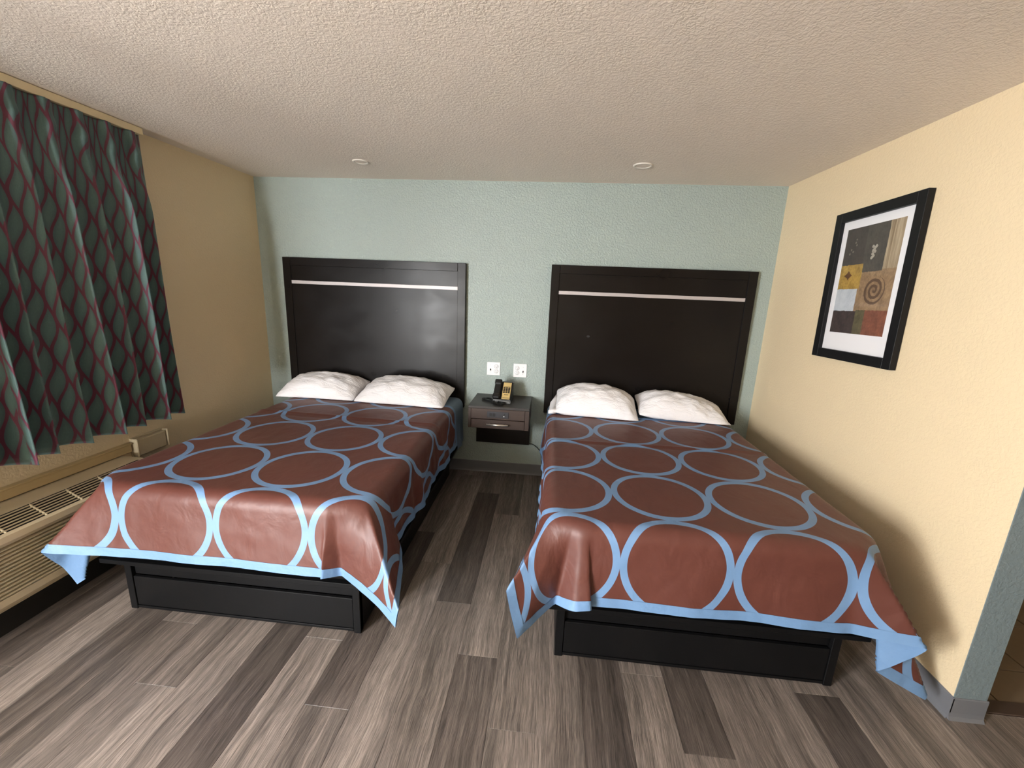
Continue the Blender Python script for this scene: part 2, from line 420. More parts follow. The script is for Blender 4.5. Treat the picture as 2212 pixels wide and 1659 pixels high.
# tiled alcove floor beyond the short wall
box('threshold', (W+T, -1.94, -.006), (EAST, -1.875, .006), 'brownwood', fl, .002)
tm = {}
for i, (xa, xb) in enumerate([(W+T, 4.474)]+[(4.476+.3*i, 4.474+.3*(i+1)) for i in range(6)]):
    for (ya, yb) in [(-1.873, -1.702)]+[(-1.698+.3*j, -1.402+.3*j) for j in range(6)]:
        key = (round(xb-xa, 3), round(yb-ya, 3))
        if yb > 0: continue
        if key not in tm:
            bm = bmesh.new(); add_box(bm, (0, 0, -.007), (xb-xa-.004, yb-ya, .0), .0015); me = bpy.data.meshes.new('tile'); bm.to_mesh(me); bm.free(); me.materials.append(M['tile']); tm[key] = me
        link('tile', tm[key], None, fl, (xa+.004, ya, 0))

# ------------------------------------------------------------------ headboards
def headboard(x0, x1, z0, z1, label, scuff=False):
    e = empty('headboard', ((x0+x1)/2, 0, z0)); hw = (x1-x0)/2; h = z1-z0; fw = .066
    d0 = -.045
    box('panel', (-hw+fw-.004, -.036, 0), (hw-fw+.004, -.002, h-fw+.004), 'espresso', e)
    box('stile', (-hw, d0, 0), (-hw+fw, -.002, h), 'espresso', e, .002)
    box('stile', (hw-fw, d0, 0), (hw, -.002, h), 'espresso', e, .002)
    box('top_rail', (-hw+fw+.001, d0, h-fw), (hw-fw-.001, -.002, h), 'espresso', e, .002)
    s = box('metal_strip', (-hw+fw+.001, -.0385, 1.597-z0), (hw-fw-.001, -.035, 1.624-z0), 'metal', e, .0006)
    s['label'] = 'brushed silver metal strip'
    if scuff:
        m = lathe('scuff_mark', [(0.0001, 0), (.009, 0), (.011, .0004)], 'dark_slot', e, 10, (-.46, -.0364, 1.27-z0)); m.rotation_euler = (PI/2, 0, 0); m.scale = (1.2, .9, 1)
    tag(e, label, 'headboard', 'wall-mounted headboards')
headboard(.222, 1.789, .60, 1.812, 'dark brown headboard with silver strip above the bed next to the curtain')
headboard(2.482, 4.058, .60, 1.825, 'dark brown headboard with silver strip above the bed next to the picture wall', True)

# ------------------------------------------------------------------ beds
ZT = .70; RR = .06; YF = -1.96; RC = .14
def bed(xc, bx0, bx1, label):
    e = empty('bed', (xc, -.98, 0))
    def B(name, a, b, mat, bev=.0, seg=1, par=e):
        q = lambda p: (p[0]-xc, p[1]+.98, p[2])
        return box(name, q(a), q(b), mat, par, bev, seg)
    F = -1.895
    B('side_panel', (bx0, F+.004, .012), (bx0+.018, -.15, .27), 'black', .001)
    B('side_panel', (bx1-.018, F+.004, .012), (bx1, -.15, .27), 'black', .001)
    B('rear_panel', (bx0+.02, -.17, .012), (bx1-.02, -.15, .27), 'black', .001)
    B('lower_front_panel', (bx0+.036, F+.004, .022), (bx1-.036, F+.022, .182), 'black', .002)
    B('upper_front_panel', (bx0+.036, F+.018, .188), (bx1-.036, F+.034, .27), 'black', .001)
    B('toe_rail', (bx0+.036, F+.002, .006), (bx1-.036, F+.02, .019), 'black', .001)
    for a in (bx0, bx1-.034): B('corner_post', (a, F, .0), (a+.034, F+.03, .27), 'black', .0015)
    for a in (bx0+.05, bx1-.09): B('rear_foot', (a, -.26, 0), (a+.04, -.22, .02), 'black', .001)
    B('platform_board', (xc-.675, YF+.03, .27), (xc+.675, -.06, .292), 'black', .002)
    B('box_spring', (xc-.665, YF+.022, .293), (xc+.665, -.06, .455), 'black', .05, 3)
    # mattress: rounded-rectangle outline with soft edges
    rings = []
    for (ins, z) in ((.045, .456), (.012, .470), (.004, .50), (.004, .62), (.014, .655), (.032, .676), (.058, .686), (.10, ZT-.012)):
        rad = max(.16-ins, .03); x0, x1, y0, y1 = -.68+ins, .68-ins, YF+.008+ins+.98, -.055-ins+.98; R_ = []
        for (cx_, cy_, a0) in ((x1-rad, y1-rad, 0), (x0+rad, y1-rad, 90), (x0+rad, y0+rad, 180), (x1-rad, y0+rad, 270)):
            for k in range(9):
                t_ = math.radians(a0+k*90/8); R_.append((cx_+rad*math.cos(t_), cy_+rad*math.sin(t_), z))
        rings.append(R_)
    n_ = len(rings[0]); vs_ = [p for R_ in rings for p in R_]
    fs_ = [(i*n_+k, i*n_+(k+1) % n_, (i+1)*n_+(k+1) % n_, (i+1)*n_+k) for i in range(len(rings)-1) for k in range(n_)]
    fs_ += [tuple(range(n_))[::-1], tuple(range((len(rings)-1)*n_, len(rings)*n_))]
    mesh('mattress', vs_, fs_, 'mattress', e, False)
    return tag(e, label, 'bed', 'double beds')
BL, BR = 1.10, 3.20
bed(BL, .508, 1.690, 'bed with black box base nearest the curtain, under a ringed brown bedspread')
bed(BR, 2.603, 3.795, 'bed with black box base nearest the framed picture, under a ringed brown bedspread')

def smooth_path(pts, n=240, it=10):
    P = np.array(pts, float); seg = np.linalg.norm(np.diff(P, axis=0), axis=1); s = np.r_[0, np.cumsum(seg)]; s /= s[-1]
    t = np.linspace(0, 1, n); Q = np.stack([np.interp(t, s, P[:, i]) for i in range(2)], 1)
    for _ in range(it):
        Q[1:-1] = .25*Q[:-2]+.5*Q[1:-1]+.25*Q[2:]
    D = np.c_[Q, -np.sqrt(np.maximum(1-(Q**2).sum(1), .05))]
    L = np.r_[0, np.cumsum(np.linalg.norm(np.diff(D, axis=0), axis=1))]
    return Q, L/L[-1]

def drape(xl, xr, yf, yh, dl, dr, df, cpl, cpr, seed, zt=ZT, r=RR, sp=.0115, hemslope=0, front=True, wav=1.0):
    """cloth over a rounded slab: returns grid positions P[ny,nx,3], fabric coords A,B and outline distances"""
    fx0, fx1, fy0 = xl+r, xr-r, yf+(r if front else 0)
    bw = .040
    def axis_pts(lo, hi, e0, e1):
        inner = np.linspace(lo+(bw if e0 else 0), hi-(bw if e1 else 0), max(2, int((hi-lo)/sp)))
        out = [inner]
        if e0: out.insert(0, np.linspace(lo, lo+bw, 5)[:-1])
        if e1: out.append(np.linspace(hi-bw, hi, 5)[1:])
        return np.concatenate(out)
    a = axis_pts(fx0-dl, fx1+dr, True, True); b = axis_pts(fy0-df, yh, True, True)
    A, B = np.meshgrid(a, b)
    DF = df
    rc = RC if front else 0.0
    ox = np.where(A < fx0, fx0-A, np.where(A > fx1, A-fx1, 0)); sx = np.where(A < fx0, -1., 1.)
    oy = np.where(B < fy0, fy0-B, 0)
    rho = np.hypot(ox, oy); base = np.stack([np.clip(A, fx0, fx1), np.maximum(B, fy0), np.full_like(A, zt)], -1)
    ux = np.where(A < (fx0+fx1)/2, fx0+rc-A, A-(fx1-rc)); uy = (fy0+rc)-B; csx = np.where(A < (fx0+fx1)/2, -1., 1.)
    inc = (ux > 0) & (uy > 0) & front
    D = np.maximum(np.hypot(ux, uy), 1e-9); nx_, ny_ = ux/D, uy/D
    rho = np.where(inc, np.maximum(D-rc, 0), rho)
    ox = np.where(inc, rho*nx_, ox); oy = np.where(inc, rho*ny_, oy); sx = np.where(inc, csx, sx)
    over = inc & (D > rc)
    base[..., 0] = np.where(over, np.where(csx < 0, fx0+rc-rc*nx_, fx1-rc+rc*nx_), np.where(inc, A, base[..., 0]))
    base[..., 1] = np.where(over, fy0+rc-rc*ny_, np.where(inc, B, base[..., 1]))
    th = np.arctan2(ux, uy)/(PI/2)
    safe = np.maximum(rho, 1e-9)
    h = np.stack([sx*ox/safe, -oy/safe, np.zeros_like(A)], -1)
    # final hanging direction (horizontal components outward in x and y)
    def wob(q, s, f): return np.array([noise.noise(Vector((x*f, s*7.3+seed, .5))) for x in q.ravel()]).reshape(q.shape)
    a1 = wob(a, 1, 5.0); b1 = wob(b, 2, 6.0); b2 = wob(b, 3, 14.)
    gfy = .12+.05*a1*wav; gfx = .03*wob(a, 4, 6.0)
    gsx = .09+.10*b1*wav+.06*b2*wav; gsy = .06*wob(b, 5, 9.0)*wav
    gx = np.zeros_like(A); gy = np.zeros_like(A)
    fm = (oy > 0) & ~inc; sm = (ox > 0) & ~inc; cm = over
    GFY = np.broadcast_to(gfy[None, :], A.shape); GFX = np.broadcast_to(gfx[None, :], A.shape)
    GSX = np.broadcast_to(gsx[:, None], A.shape); GSY = np.broadcast_to(gsy[:, None], A.shape)
    gx = np.where(fm, GFX, gx); gy = np.where(fm, -GFY, gy)
    gx = np.where(sm, sx*GSX, gx); gy = np.where(sm, GSY, gy)
    iy0 = int(np.searchsorted(b, fy0+rc))
    for sgn, cp, ex in ((-1, cpl, int(np.searchsorted(a, fx0+rc))), (1, cpr, int(np.searchsorted(a, fx1-rc))-1)):
        if cp is None: continue
        st = (sgn*gfx[ex], gfy[ex]); en = (gsx[iy0], -gsy[iy0])
        Q, L = smooth_path([st]+list(cp)+[en])
        m = cm & (sx == sgn)
        qx = np.interp(th, L, Q[:, 0]); qy = np.interp(th, L, Q[:, 1])
        gx = np.where(m, sgn*qx, gx); gy = np.where(m, -qy, gy)
    g = np.stack([gx, gy, -np.sqrt(np.maximum(1-gx*gx-gy*gy, .05))], -1); g /= np.linalg.norm(g, axis=-1, keepdims=True)
    ca = np.clip((h*g).sum(-1), -1, 1); om = np.arccos(ca); so = np.maximum(np.sin(om), 1e-6)
    Lb = r*PI/2; NS = 56
    P = base.copy(); dt = rho/NS
    for i in range(NS):
        w = np.clip((i+.5)*dt/Lb, 0, 1)
        w = w
        d = (np.sin((1-w)*om)/so)[..., None]*h+(np.sin(w*om)/so)[..., None]*g
        P += d*dt[..., None]
    return P, A, B, a, b, bw

def cloth_objs(parent, org, P, A, B, uoff, seed, amp, crease=None):
    ny, nx = A.shape
    # wrinkles along the normal
    du = np.gradient(P, axis=1); dv = np.gradient(P, axis=0); N = np.cross(du, dv); N /= np.maximum(np.linalg.norm(N, axis=-1, keepdims=True), 1e-9)
    hang = np.clip((ZT-P[..., 2])/.12, 0, 1)
    nz = np.empty(A.shape)
    for j in range(ny):
        for i in range(nx):
            q = (A[j, i], B[j, i])
            nz[j, i] = noise.noise(Vector((q[0]*6, q[1]*6, seed)))*.6+noise.noise(Vector((q[0]*17, q[1]*15, seed+9)))*.4
    disp = nz*(amp[0]+(amp[1]-amp[0])*hang)
    if crease is not None:
        for (yy, sl, hh, ww) in crease: disp += hh*np.exp(-((B-yy-sl*(A-A.mean()))/ww)**2)*(1-hang)
    P = P+N*disp[..., None]
    return P, N

def grid_mesh(name, P, sel, mat, parent, uv=None, uvname='fabric', flip=False):
    ny, nx = P.shape[:2]
    idx = -np.ones(ny*nx, int); used = np.zeros(ny*nx, bool); fs = []
    for j in range(ny-1):
        for i in range(nx-1):
            if sel[j, i]:
                q = (j*nx+i, j*nx+i+1, (j+1)*nx+i+1, (j+1)*nx+i)
                if flip: q = q[::-1]
                fs.append(q); used[list(q)] = True
    ids = np.nonzero(used)[0]; idx[ids] = np.arange(len(ids))
    vs = P.reshape(-1, 3)[ids]
    me = bpy.data.meshes.new(name); me.from_pydata(vs.tolist(), [], [tuple(int(idx[k]) for k in f) for f in fs]); me.update(); me.shade_smooth()
    if uv is not None:
        U = uv.reshape(-1, 2); l = me.uv_layers.new(name=uvname); k = 0
        arr = np.array([U[v] for f in fs for v in f], dtype=np.float32).ravel(); l.data.foreach_set('uv', arr)
    return link(name, me, mat, parent)

def bedspread(xc, dl, dr, df, cpl, cpr, tx, ty, seed, label, crease, zoff=.0, yh=-.36):
    P, A, B, a, b, bw = drape(xc-.685, xc+.685, YF, yh, dl, dr, df, cpl, cpr, seed)
    P, N = cloth_objs(None, None, P, A, B, None, seed, (.0022, .0065), crease)
    e = empty('bedspread', (xc, -1.1, ZT)); P = P-np.array([xc, -1.1, ZT])
    uv = np.stack([A-tx, B-ty], -1)
    am = (a[:-1]+a[1:])/2; bmid = (b[:-1]+b[1:])/2
    dist = np.minimum.reduce([np.broadcast_to((am-a[0])[None], (len(bmid), len(am))), np.broadcast_to((a[-1]-am)[None], (len(bmid), len(am))),
                              np.broadcast_to((bmid-b[0])[:, None], (len(bmid), len(am))), np.broadcast_to((b[-1]-bmid)[:, None], (len(bmid), len(am)))])
    grid_mesh('quilt_top', P, dist > bw, 'spread', e, uv)
    bo = grid_mesh('border', P+N*.0012, dist < bw, 'border', e, uv); bo['label'] = 'light blue hem border'
    li = grid_mesh('lining', P-N*.004, dist > -1, 'lining', e, uv, flip=True); li['label'] = 'blue reverse side'
    return tag(e, label, 'bedspread', 'ringed bedspreads')

# corner fold paths: (outward-x, outward-y) hanging directions from the foot edge round to the side
CP_L_LEFT = [(.12, .15), (.56, .34), (.40, .16), (.18, .12), (.36, .14), (.24, -.28), (.08, -.2)]
CP_L_RIGHT = [(-.05, .20), (.04, .0), (.30, .28), (.50, .52), (.40, .22), (.22, -.04)]
CP_R_LEFT = [(-.12, .22), (.04, .24), (.14, .02), (.30, .40), (.50, .58), (.36, .25), (.18, -.05)]
CP_R_RIGHT = [(.10, .13), (.48, .40), (.28, .26), (.08, .16), (.38, .18), (.32, -.28), (.08, -.2)]
bedspread(BL, .38, .365, .365, CP_L_LEFT, CP_L_RIGHT, 1.073, -1.858, 3.1,
          'brown bedspread with blue rings on the bed next to the curtain', [(-.80, -.05, .006, .012), (-.86, -.05, -.003, .02)])
bedspread(BR, .30, .53, .375, CP_R_LEFT, CP_R_RIGHT, 3.277, -1.856, 8.7,
          'brown bedspread with blue rings on the bed next to the framed picture', [(-.955, .02, .004, .010), (-.99, .02, -.003, .02)])
# slate blue sheet showing at the head
def headsheet(xc, dl, dr, seed, label):
    P, A, B, a, b, bw = drape(xc-.683, xc+.683, -.358, -.07, dl, dr, 0.0001, None, None, seed, zt=ZT-.0075, front=False, wav=.8)
    keep = [i for i in range(len(b)) if b[i] > -.3579]
    P, A, B, b = P[keep], A[keep], B[keep], b[keep]
    P, N = cloth_objs(None, None, P, A, B, None, seed, (.001, .005))
    hang = np.clip((ZT-.05-P[..., 2])/.1, 0, 1)
    e = empty('blanket', (xc, -.3, ZT)); P = P-np.array([xc, -.3, ZT])
    sel = np.ones((len(b)-1, len(a)-1), bool)
    o = grid_mesh('sheet_top', P, sel, 'sheetblue', e); grid_mesh('sheet_underside', P-N*.003, sel, 'sheetblue', e, flip=True)
    return tag(e, label, 'blanket', 'blue under-blankets')
headsheet(BL, .36, .40, 4.4, 'slate blue blanket showing at the head of the bed next to the curtain')
headsheet(BR, .36, .36, 6.4, 'slate blue blanket showing at the head of the bed next to the framed picture')

# ------------------------------------------------------------------ pillows
def pillow(cx, cy, a, b, T, rz, tilt, roll, seed, label, cuff=0, zb=ZT+.006, peak=0.0):
    n, m = 44, 34
    us = np.sin(np.linspace(-PI/2, PI/2, n)); vs_ = np.sin(np.linspace(-PI/2, PI/2, m))
    e = empty('pillow', (cx, cy, zb))
    R = Matrix.Rotation(rz, 3, 'Z') @ Matrix.Rotation(roll, 3, 'Y') @ Matrix.Rotation(tilt, 3, 'X')
    V = []; F = []
    def pt(u, v, s):
        x = a*u*(1-.05*(1-v*v)*abs(u)**3-.05*v**6); y = b*v*(1-.08*(1-u*u)*abs(v)**3-.05*u**6)
        prof = (max(0, 1-abs(u)**2.4))**.62*(max(0, 1-abs(v)**2.2))**.62
        t = T*prof*(1+peak*u)
        w = noise.noise(Vector((u*3.2+seed, v*4.5, s)))*.016+noise.noise(Vector((u*9+v*3, v*4+seed, s*2)))*.010
        w += .004*math.sin(26*(u*.8+v*.35)+seed*3)*abs(u)**2*(prof**.5)
        z = s*(t*(1.0 if s > 0 else .55)+w*prof**.5)
        q = R @ Vector((x, y, z)); return q
    for s in (1, -1):
        o0 = len(V)
        for v in vs_:
            for u in us: V.append(pt(u, v, s))
        for j in range(m-1):
            for i in range(n-1):
                f = (o0+j*n+i, o0+j*n+i+1, o0+(j+1)*n+i+1, o0+(j+1)*n+i); F.append(f if s > 0 else f[::-1])
    zmin = T*.30
    V2 = [Vector((q.x, min(q.y, -.048-cy), max(q.z+zmin, .0+.0005*(i % 2)))) for i, q in enumerate(V)]
    bm = bmesh.new(); bv = [bm.verts.new(q) for q in V2]
    for f in F: bm.faces.new([bv[i] for i in f])
    bmesh.ops.remove_doubles(bm, verts=bm.verts[:], dist=.0003)
    bm_obj('pillowcase', bm, 'cotton', e, True)
    if cuff:
        # open hem of the pillowcase sticking out past the pillow
        s = cuff; vs, fs = [], []; K = 14
        for k in range(K+1):
            v = -.88+1.5*k/K; p = pt(s*.96, v, .4); q = R @ Vector((s*(a+.035), b*v*.98, 0))
            vs += [(p.x, p.y, max(p.z+zmin, .004)+.01), (q.x, q.y-.01, .004+.010*math.sin(5*v)+.012), (q.x, q.y-.012, .002), (p.x, p.y, .002)]
        for k in range(K):
            for c in range(4): fs.append((4*k+c, 4*k+(c+1) % 4, 4*k+4+(c+1) % 4, 4*k+4+c))
        fs += [(3, 2, 1, 0), tuple(4*K+c for c in range(4))]
        mesh('open_hem', vs, fs, 'cotton', e, True)
    return tag(e, label, 'pillow', 'white pillows at the headboards')
pillow(.640, -.235, .335, .20, .128, .02, .22, 0, 1.3, 'white pillow nearest the curtain, at the head of the bed by the window')
pillow(1.352, -.262, .375, .205, .136, -.04, .22, .02, 2.6, 'white pillow on the bed by the curtain, on the nightstand side')
pillow(2.890, -.262, .325, .205, .160, -.05, .24, .05, 4.2, 'plump white pillow with open hem on the bed by the picture, on the nightstand side', -1)
pillow(3.550, -.228, .345, .19, .130, -.05, .20, .07, 5.9, 'flatter white pillow nearest the picture wall', peak=-.22)

# ------------------------------------------------------------------ nightstand
ns = empty('nightstand', (2.137, -.2, .30))
def nb(name, a, b, mat, bev=.0015, par=None, seg=1):
    o = (2.137, -.2, .30); return box(name, tuple(p-q for p, q in zip(a, o)), tuple(p-q for p, q in zip(b, o)), mat, par or ns, bev, seg)
X0, X1, YN, Z0, Z1 = 1.898, 2.376, -.402, .547, .727
nb('mounting_panel', (1.905, -.05, .298), (2.372, -.002, Z0), 'espresso')
nb('top_board', (X0, YN, Z1-.020), (X1, -.002, Z1), 'topwood')
nb('side_board', (X0, YN, Z0), (X0+.021, -.002, Z1-.021), 'brownwood')
nb('side_board', (X1-.033, YN, Z0), (X1, -.002, Z1-.021), 'brownwood')
nb('bottom_board', (X0+.022, YN+.03, Z0), (X1-.034, -.002, Z0+.012), 'brownwood')
nb('fascia', (X0+.022, YN+.001, .624), (X1-.034, YN+.02, Z1-.021), 'brownwood')
dw = nb('drawer_front', (X0+.0235, YN+.001, Z0+.001), (X1-.0355, YN+.02, .619), 'brownwood')
h1 = tube('handle', [(2.046-2.137, YN-.026+.2, .587-.30), (2.217-2.137, YN-.026+.2, .587-.30)], .0085, 'chrome', dw, 12); h1['label'] = 'brushed nickel bar handle'
for xx in (2.066, 2.197): tube('handle_post', [(xx-2.137, YN+.003+.2, .587-.30), (xx-2.137, YN-.024+.2, .587-.30)], .005, 'chrome', dw, 8)
ou = nb('power_outlet_unit', (2.047, YN-.004, .638), (2.217, YN+.002, .688), 'unit_grey', .003, None, 2)
ou['label'] = 'dark grey built-in power outlet'
for xx in (2.066, 2.092): nb('outlet_slot', (xx, YN-.0052, .650), (xx+.020, YN-.003, .674), 'dark_slot', .001, ou)
nb('usb_port', (2.178, YN-.0052, .664), (2.189, YN-.003, .674), 'dark_slot', .0005, ou)
nb('indicator', (2.176, YN-.0052, .650), (2.184, YN-.003, .657), 'white_plastic', .0005, ou)
tag(ns, 'dark brown wall-mounted nightstand with one drawer between the beds', 'nightstand')
pc = [(2.372, -.012, .300), (2.395, -.010, .296), (2.42, -.009, .284), (2.447, -.009, .262), (2.47, -.009, .235), (2.485, -.009, .19), (2.49, -.012, .12), (2.49, -.012, .105)]
tag(tube('power_cord', pc, .0028, 'phone_black', None, 8), 'thin black power cord running down the wall behind the nightstand', 'cord')

# ------------------------------------------------------------------ telephone
ph = empty('telephone', (2.150, -.20, Z1))
ph.rotation_euler = (0, 0, -.06)
def wedge(name, x0, x1, prof, mat, par, bev=.004):
    n = len(prof); bm = bmesh.new()
    A_ = [bm.verts.new((x0, p[0], p[1])) for p in prof]; B_ = [bm.verts.new((x1, p[0], p[1])) for p in prof]
    for i in range(n): bm.faces.new((A_[i], A_[(i+1) % n], B_[(i+1) % n], B_[i]))
    bm.faces.new(A_[::-1]); bm.faces.new(B_)
    bmesh.ops.recalc_face_normals(bm, faces=bm.faces[:])
    if bev: bmesh.ops.bevel(bm, geom=bm.edges[:], offset=bev, segments=2, affect='EDGES')
    return bm_obj(name, bm, mat, par)
# body leans back: sloping face from low front to tall back
FA, FB = Vector((0, -.085, .030)), Vector((0, .030, .150))
wedge('body', -.072, .072, [(-.092, 0), (-.088, .026), (.028, .150), (.062, .150), (.075, .0)], 'phone_black', ph)
sl = (FB-FA).normalized(); nr = Vector((0, -sl.z, sl.y))
def on_face(name, x0, x1, t0, t1, hgt, mat, par, bev=.0008, base=.0):
    L = (FB-FA).length; bm = bmesh.new(); add_box(bm, (x0, t0*L, base), (x1, t1*L, hgt), bev)
    Mx = Matrix((Vector((1, 0, 0)), sl, nr)).transposed().to_4x4(); Mx.translation = FA
    bmesh.ops.transform(bm, matrix=Mx, verts=bm.verts[:]); return bm_obj(name, bm, mat, par)
fp = on_face('faceplate', -.004, .062, .03, .97, .0035, 'gold', ph, .0015); fp['label'] = 'yellow gold faceplate'
for i in range(3):
    for j in range(4):
        on_face('key', .001+i*.0195, .0165+i*.0195, .365+.085*(3-j)-.0, .432+.085*(3-j), .0075, 'phone_black', fp, .0012, .003)
on_face('print_line', .004, .054, .735, .75, .0040, 'phone_black', fp, 0, .003)
on_face('print_line', .012, .046, .255, .285, .0040, 'phone_black', fp, 0, .003)
on_face('print_line', .004, .056, .085, .110, .0040, 'phone_black', fp, 0, .003)
hs = on_face('handset', -.070, -.018, -.02, 1.0, .030, 'phone_black', ph, .006, .012)
on_face('earpiece', -.072, -.016, .74, 1.03, .042, 'phone_black', hs, .008, .004)
on_face('mouthpiece', -.072, -.016, -.03, .24, .042, 'phone_black', hs, .008, .004)
# coiled cord lying on the nightstand
cp = []
ctrl = [(-.055, -.088, .012), (-.095, -.085, .010), (-.150, -.055, .010), (-.168, -.020, .010), (-.130, .000, .010), (-.092, -.035, .012), (-.070, -.100, .012), (-.035, -.140, .010), (.010, -.150, .010), (.018, -.115, .010), (-.030, -.100, .013)]
def catmull(c, per=70):
    out = []; C = [Vector(q) for q in c]; C = [C[0]]+C+[C[-1]]
    for i in range(1, len(C)-2):
        for k in range(per):
            t = k/per; p0, p1, p2, p3 = C[i-1:i+3]
            out.append(.5*((2*p1)+(p2-p0)*t+(2*p0-5*p1+4*p2-p3)*t*t+(3*p1-p0-3*p2+p3)*t**3))
    return out
path = catmull(ctrl)
for i, p in enumerate(path):
    t = (path[min(i+1, len(path)-1)]-path[max(i-1, 0)]).normalized(); s = t.cross(Vector((0, 0, 1))).normalized(); an = i*.78
    cp.append(p+(s*math.cos(an)+Vector((0, 0, 1))*math.sin(an))*.0062)
tube('coiled_cord', cp, .0021, 'phone_black', ph, 5)
tag(ph, 'black desk telephone with yellow faceplate on the nightstand', 'telephone')

# ------------------------------------------------------------------ outlet plates
def plate(x0, x1, z0, z1, switch_left, label):
    e = empty('outlet_plate', ((x0+x1)/2, 0, (z0+z1)/2)); w, h = (x1-x0)/2, (z1-z0)/2
    box('cover_plate', (-w, -.006, -h), (w, -.0005, h), 'white_plastic', e, .0025, 2)
    s = -1 if switch_left else 1
    sx, oxx = s*.026, -s*.024
    box('switch_slot', (sx-.006, -.0066, -.013), (sx+.006, -.005, .013), 'white_plastic', e, .0005)
    tg = box('toggle', (-.0042, -.016, -.005), (.0042, 0, .005), 'unit_grey', e, .001); tg.location = (sx, -.0045, -.004); tg.rotation_euler = (.5, 0, 0)
    for zz in (-.0205, .0205):
        rcp = lathe('receptacle', [(.0001, .0022), (.0155, .0022), (.0168, .0012), (.0168, 0)], 'white_plastic', e, 24, (oxx, -.0055, zz)); rcp.rotation_euler = (PI/2, 0, 0)
        rg = lathe('receptacle_gap', [(.0168, .0010), (.0180, .0010)], 'unit_grey', e, 24, (oxx, -.0055, zz)); rg.rotation_euler = (PI/2, 0, 0)
        for dx, hh in ((-.0062, .0042), (.0062, .0036)): box('slot', (oxx+dx-.0012, -.0082, zz+.004-hh), (oxx+dx+.0012, -.0072, zz+.004+hh), 'dark_slot', e)
        g = lathe('ground_hole', [(.0001, .0012), (.0025, .0012), (.0025, 0)], 'dark_slot', e, 12, (oxx, -.0070, zz-.0075)); g.rotation_euler = (PI/2, 0, 0)
    for zz in (-.030, .030): 
        g = lathe('screw', [(.0001, .001), (.002, .001), (.0026, 0)], 'metal', e, 10, (sx, -.0058, zz)); g.rotation_euler = (PI/2, 0, 0)
    return tag(e, label, 'outlet', 'outlet plates above the nightstand')
plate(1.978, 2.092, .895, 1.008, True, 'white outlet plate with its switch on the side towards the curtain')
plate(2.206, 2.320, .890, 1.006, False, 'white outlet plate with its switch on the side towards the picture')

# ------------------------------------------------------------------ framed picture on the right wall
pf = empty('framed_picture', (W, -1.008, 1.714))
PWd, PHt, FW = .618, .832, .052
hw, hh = PWd/2, PHt/2
# local: x into the room (negative), y along wall, z up
def pb(name, a, b, mat, bev=.0, par=pf): return box(name, a, b, mat, par, bev)
pb('frame_side', (-.034, -hw, -hh), (-.003, -hw+FW, hh), 'frame_black', .0008)
pb('frame_side', (-.034, hw-FW, -hh), (-.003, hw, hh), 'frame_black', .0008)
pb('frame_top', (-.034, -hw+FW+.0005, hh-FW), (-.003, hw-FW-.0005, hh), 'frame_black', .0008)
pb('frame_bottom', (-.034, -hw+FW+.0005, -hh), (-.003, hw-FW-.0005, -hh+FW), 'frame_black', .0008)
pb('mat_board', (-.012, -hw+FW-.004, -hh+FW-.004), (-.006, hw-FW+.004, hh-FW+.004), 'mat_board')
# print: far edge is +y; u runs from far (left in view) to near
iy0, iy1, iz0, iz1 = .214, -.194, -.262, .318
me = bpy.data.meshes.new('art_print'); me.from_pydata([(-.0128, iy0, iz0), (-.0128, iy1, iz0), (-.0128, iy1, iz1), (-.0128, iy0, iz1), (-.0121, iy0, iz0), (-.0121, iy1, iz0), (-.0121, iy1, iz1), (-.0121, iy0, iz1)], [], [(0, 3, 2, 1), (4, 5, 6, 7), (0, 1, 5, 4), (1, 2, 6, 5), (2, 3, 7, 6), (3, 0, 4, 7)]); me.update()
ul = me.uv_layers.new(name='print'); cu = [(0, 0), (1, 0), (1, 1), (0, 1)]
for p in me.polygons:
    for li in p.loop_indices: ul.data[li].uv = cu[me.loops[li].vertex_index % 4]
ap = link('art_print', me, 'print', pf); ap['label'] = 'abstract print of brown, gold and rust blocks with a spiral'
pb('glass_pane', (-.0185, -hw+FW-.003, -hh+FW-.003), (-.0165, hw-FW+.003, hh-FW+.003), 'glass')
pf.rotation_euler = (-.024, 0, 0)
tag(pf, 'black framed abstract print with white mat on the cream wall', 'picture')

# ------------------------------------------------------------------ recessed ceiling lights (off)
def downlight(x, y, r, label):
    e = empty('ceiling_light', (x, y, H))
    lathe('trim_ring', [(r, -.0005), (r, -.004), (r*.93, -.0075), (r*.74, -.0065), (r*.70, -.002)], 'offwhite', e, 40)
    lathe('lens', [(r*.715, -.0035), (r*.5, -.0045), (.0002, -.005)], 'ceiling', e, 40)
    tag(e, label, 'ceiling light', 'recessed ceiling lights')
downlight(1.128, -.462, .055, 'small round recessed ceiling light above the bed next to the curtain')
downlight(3.036, -.470, .063, 'small round recessed ceiling light above the bed next to the picture')

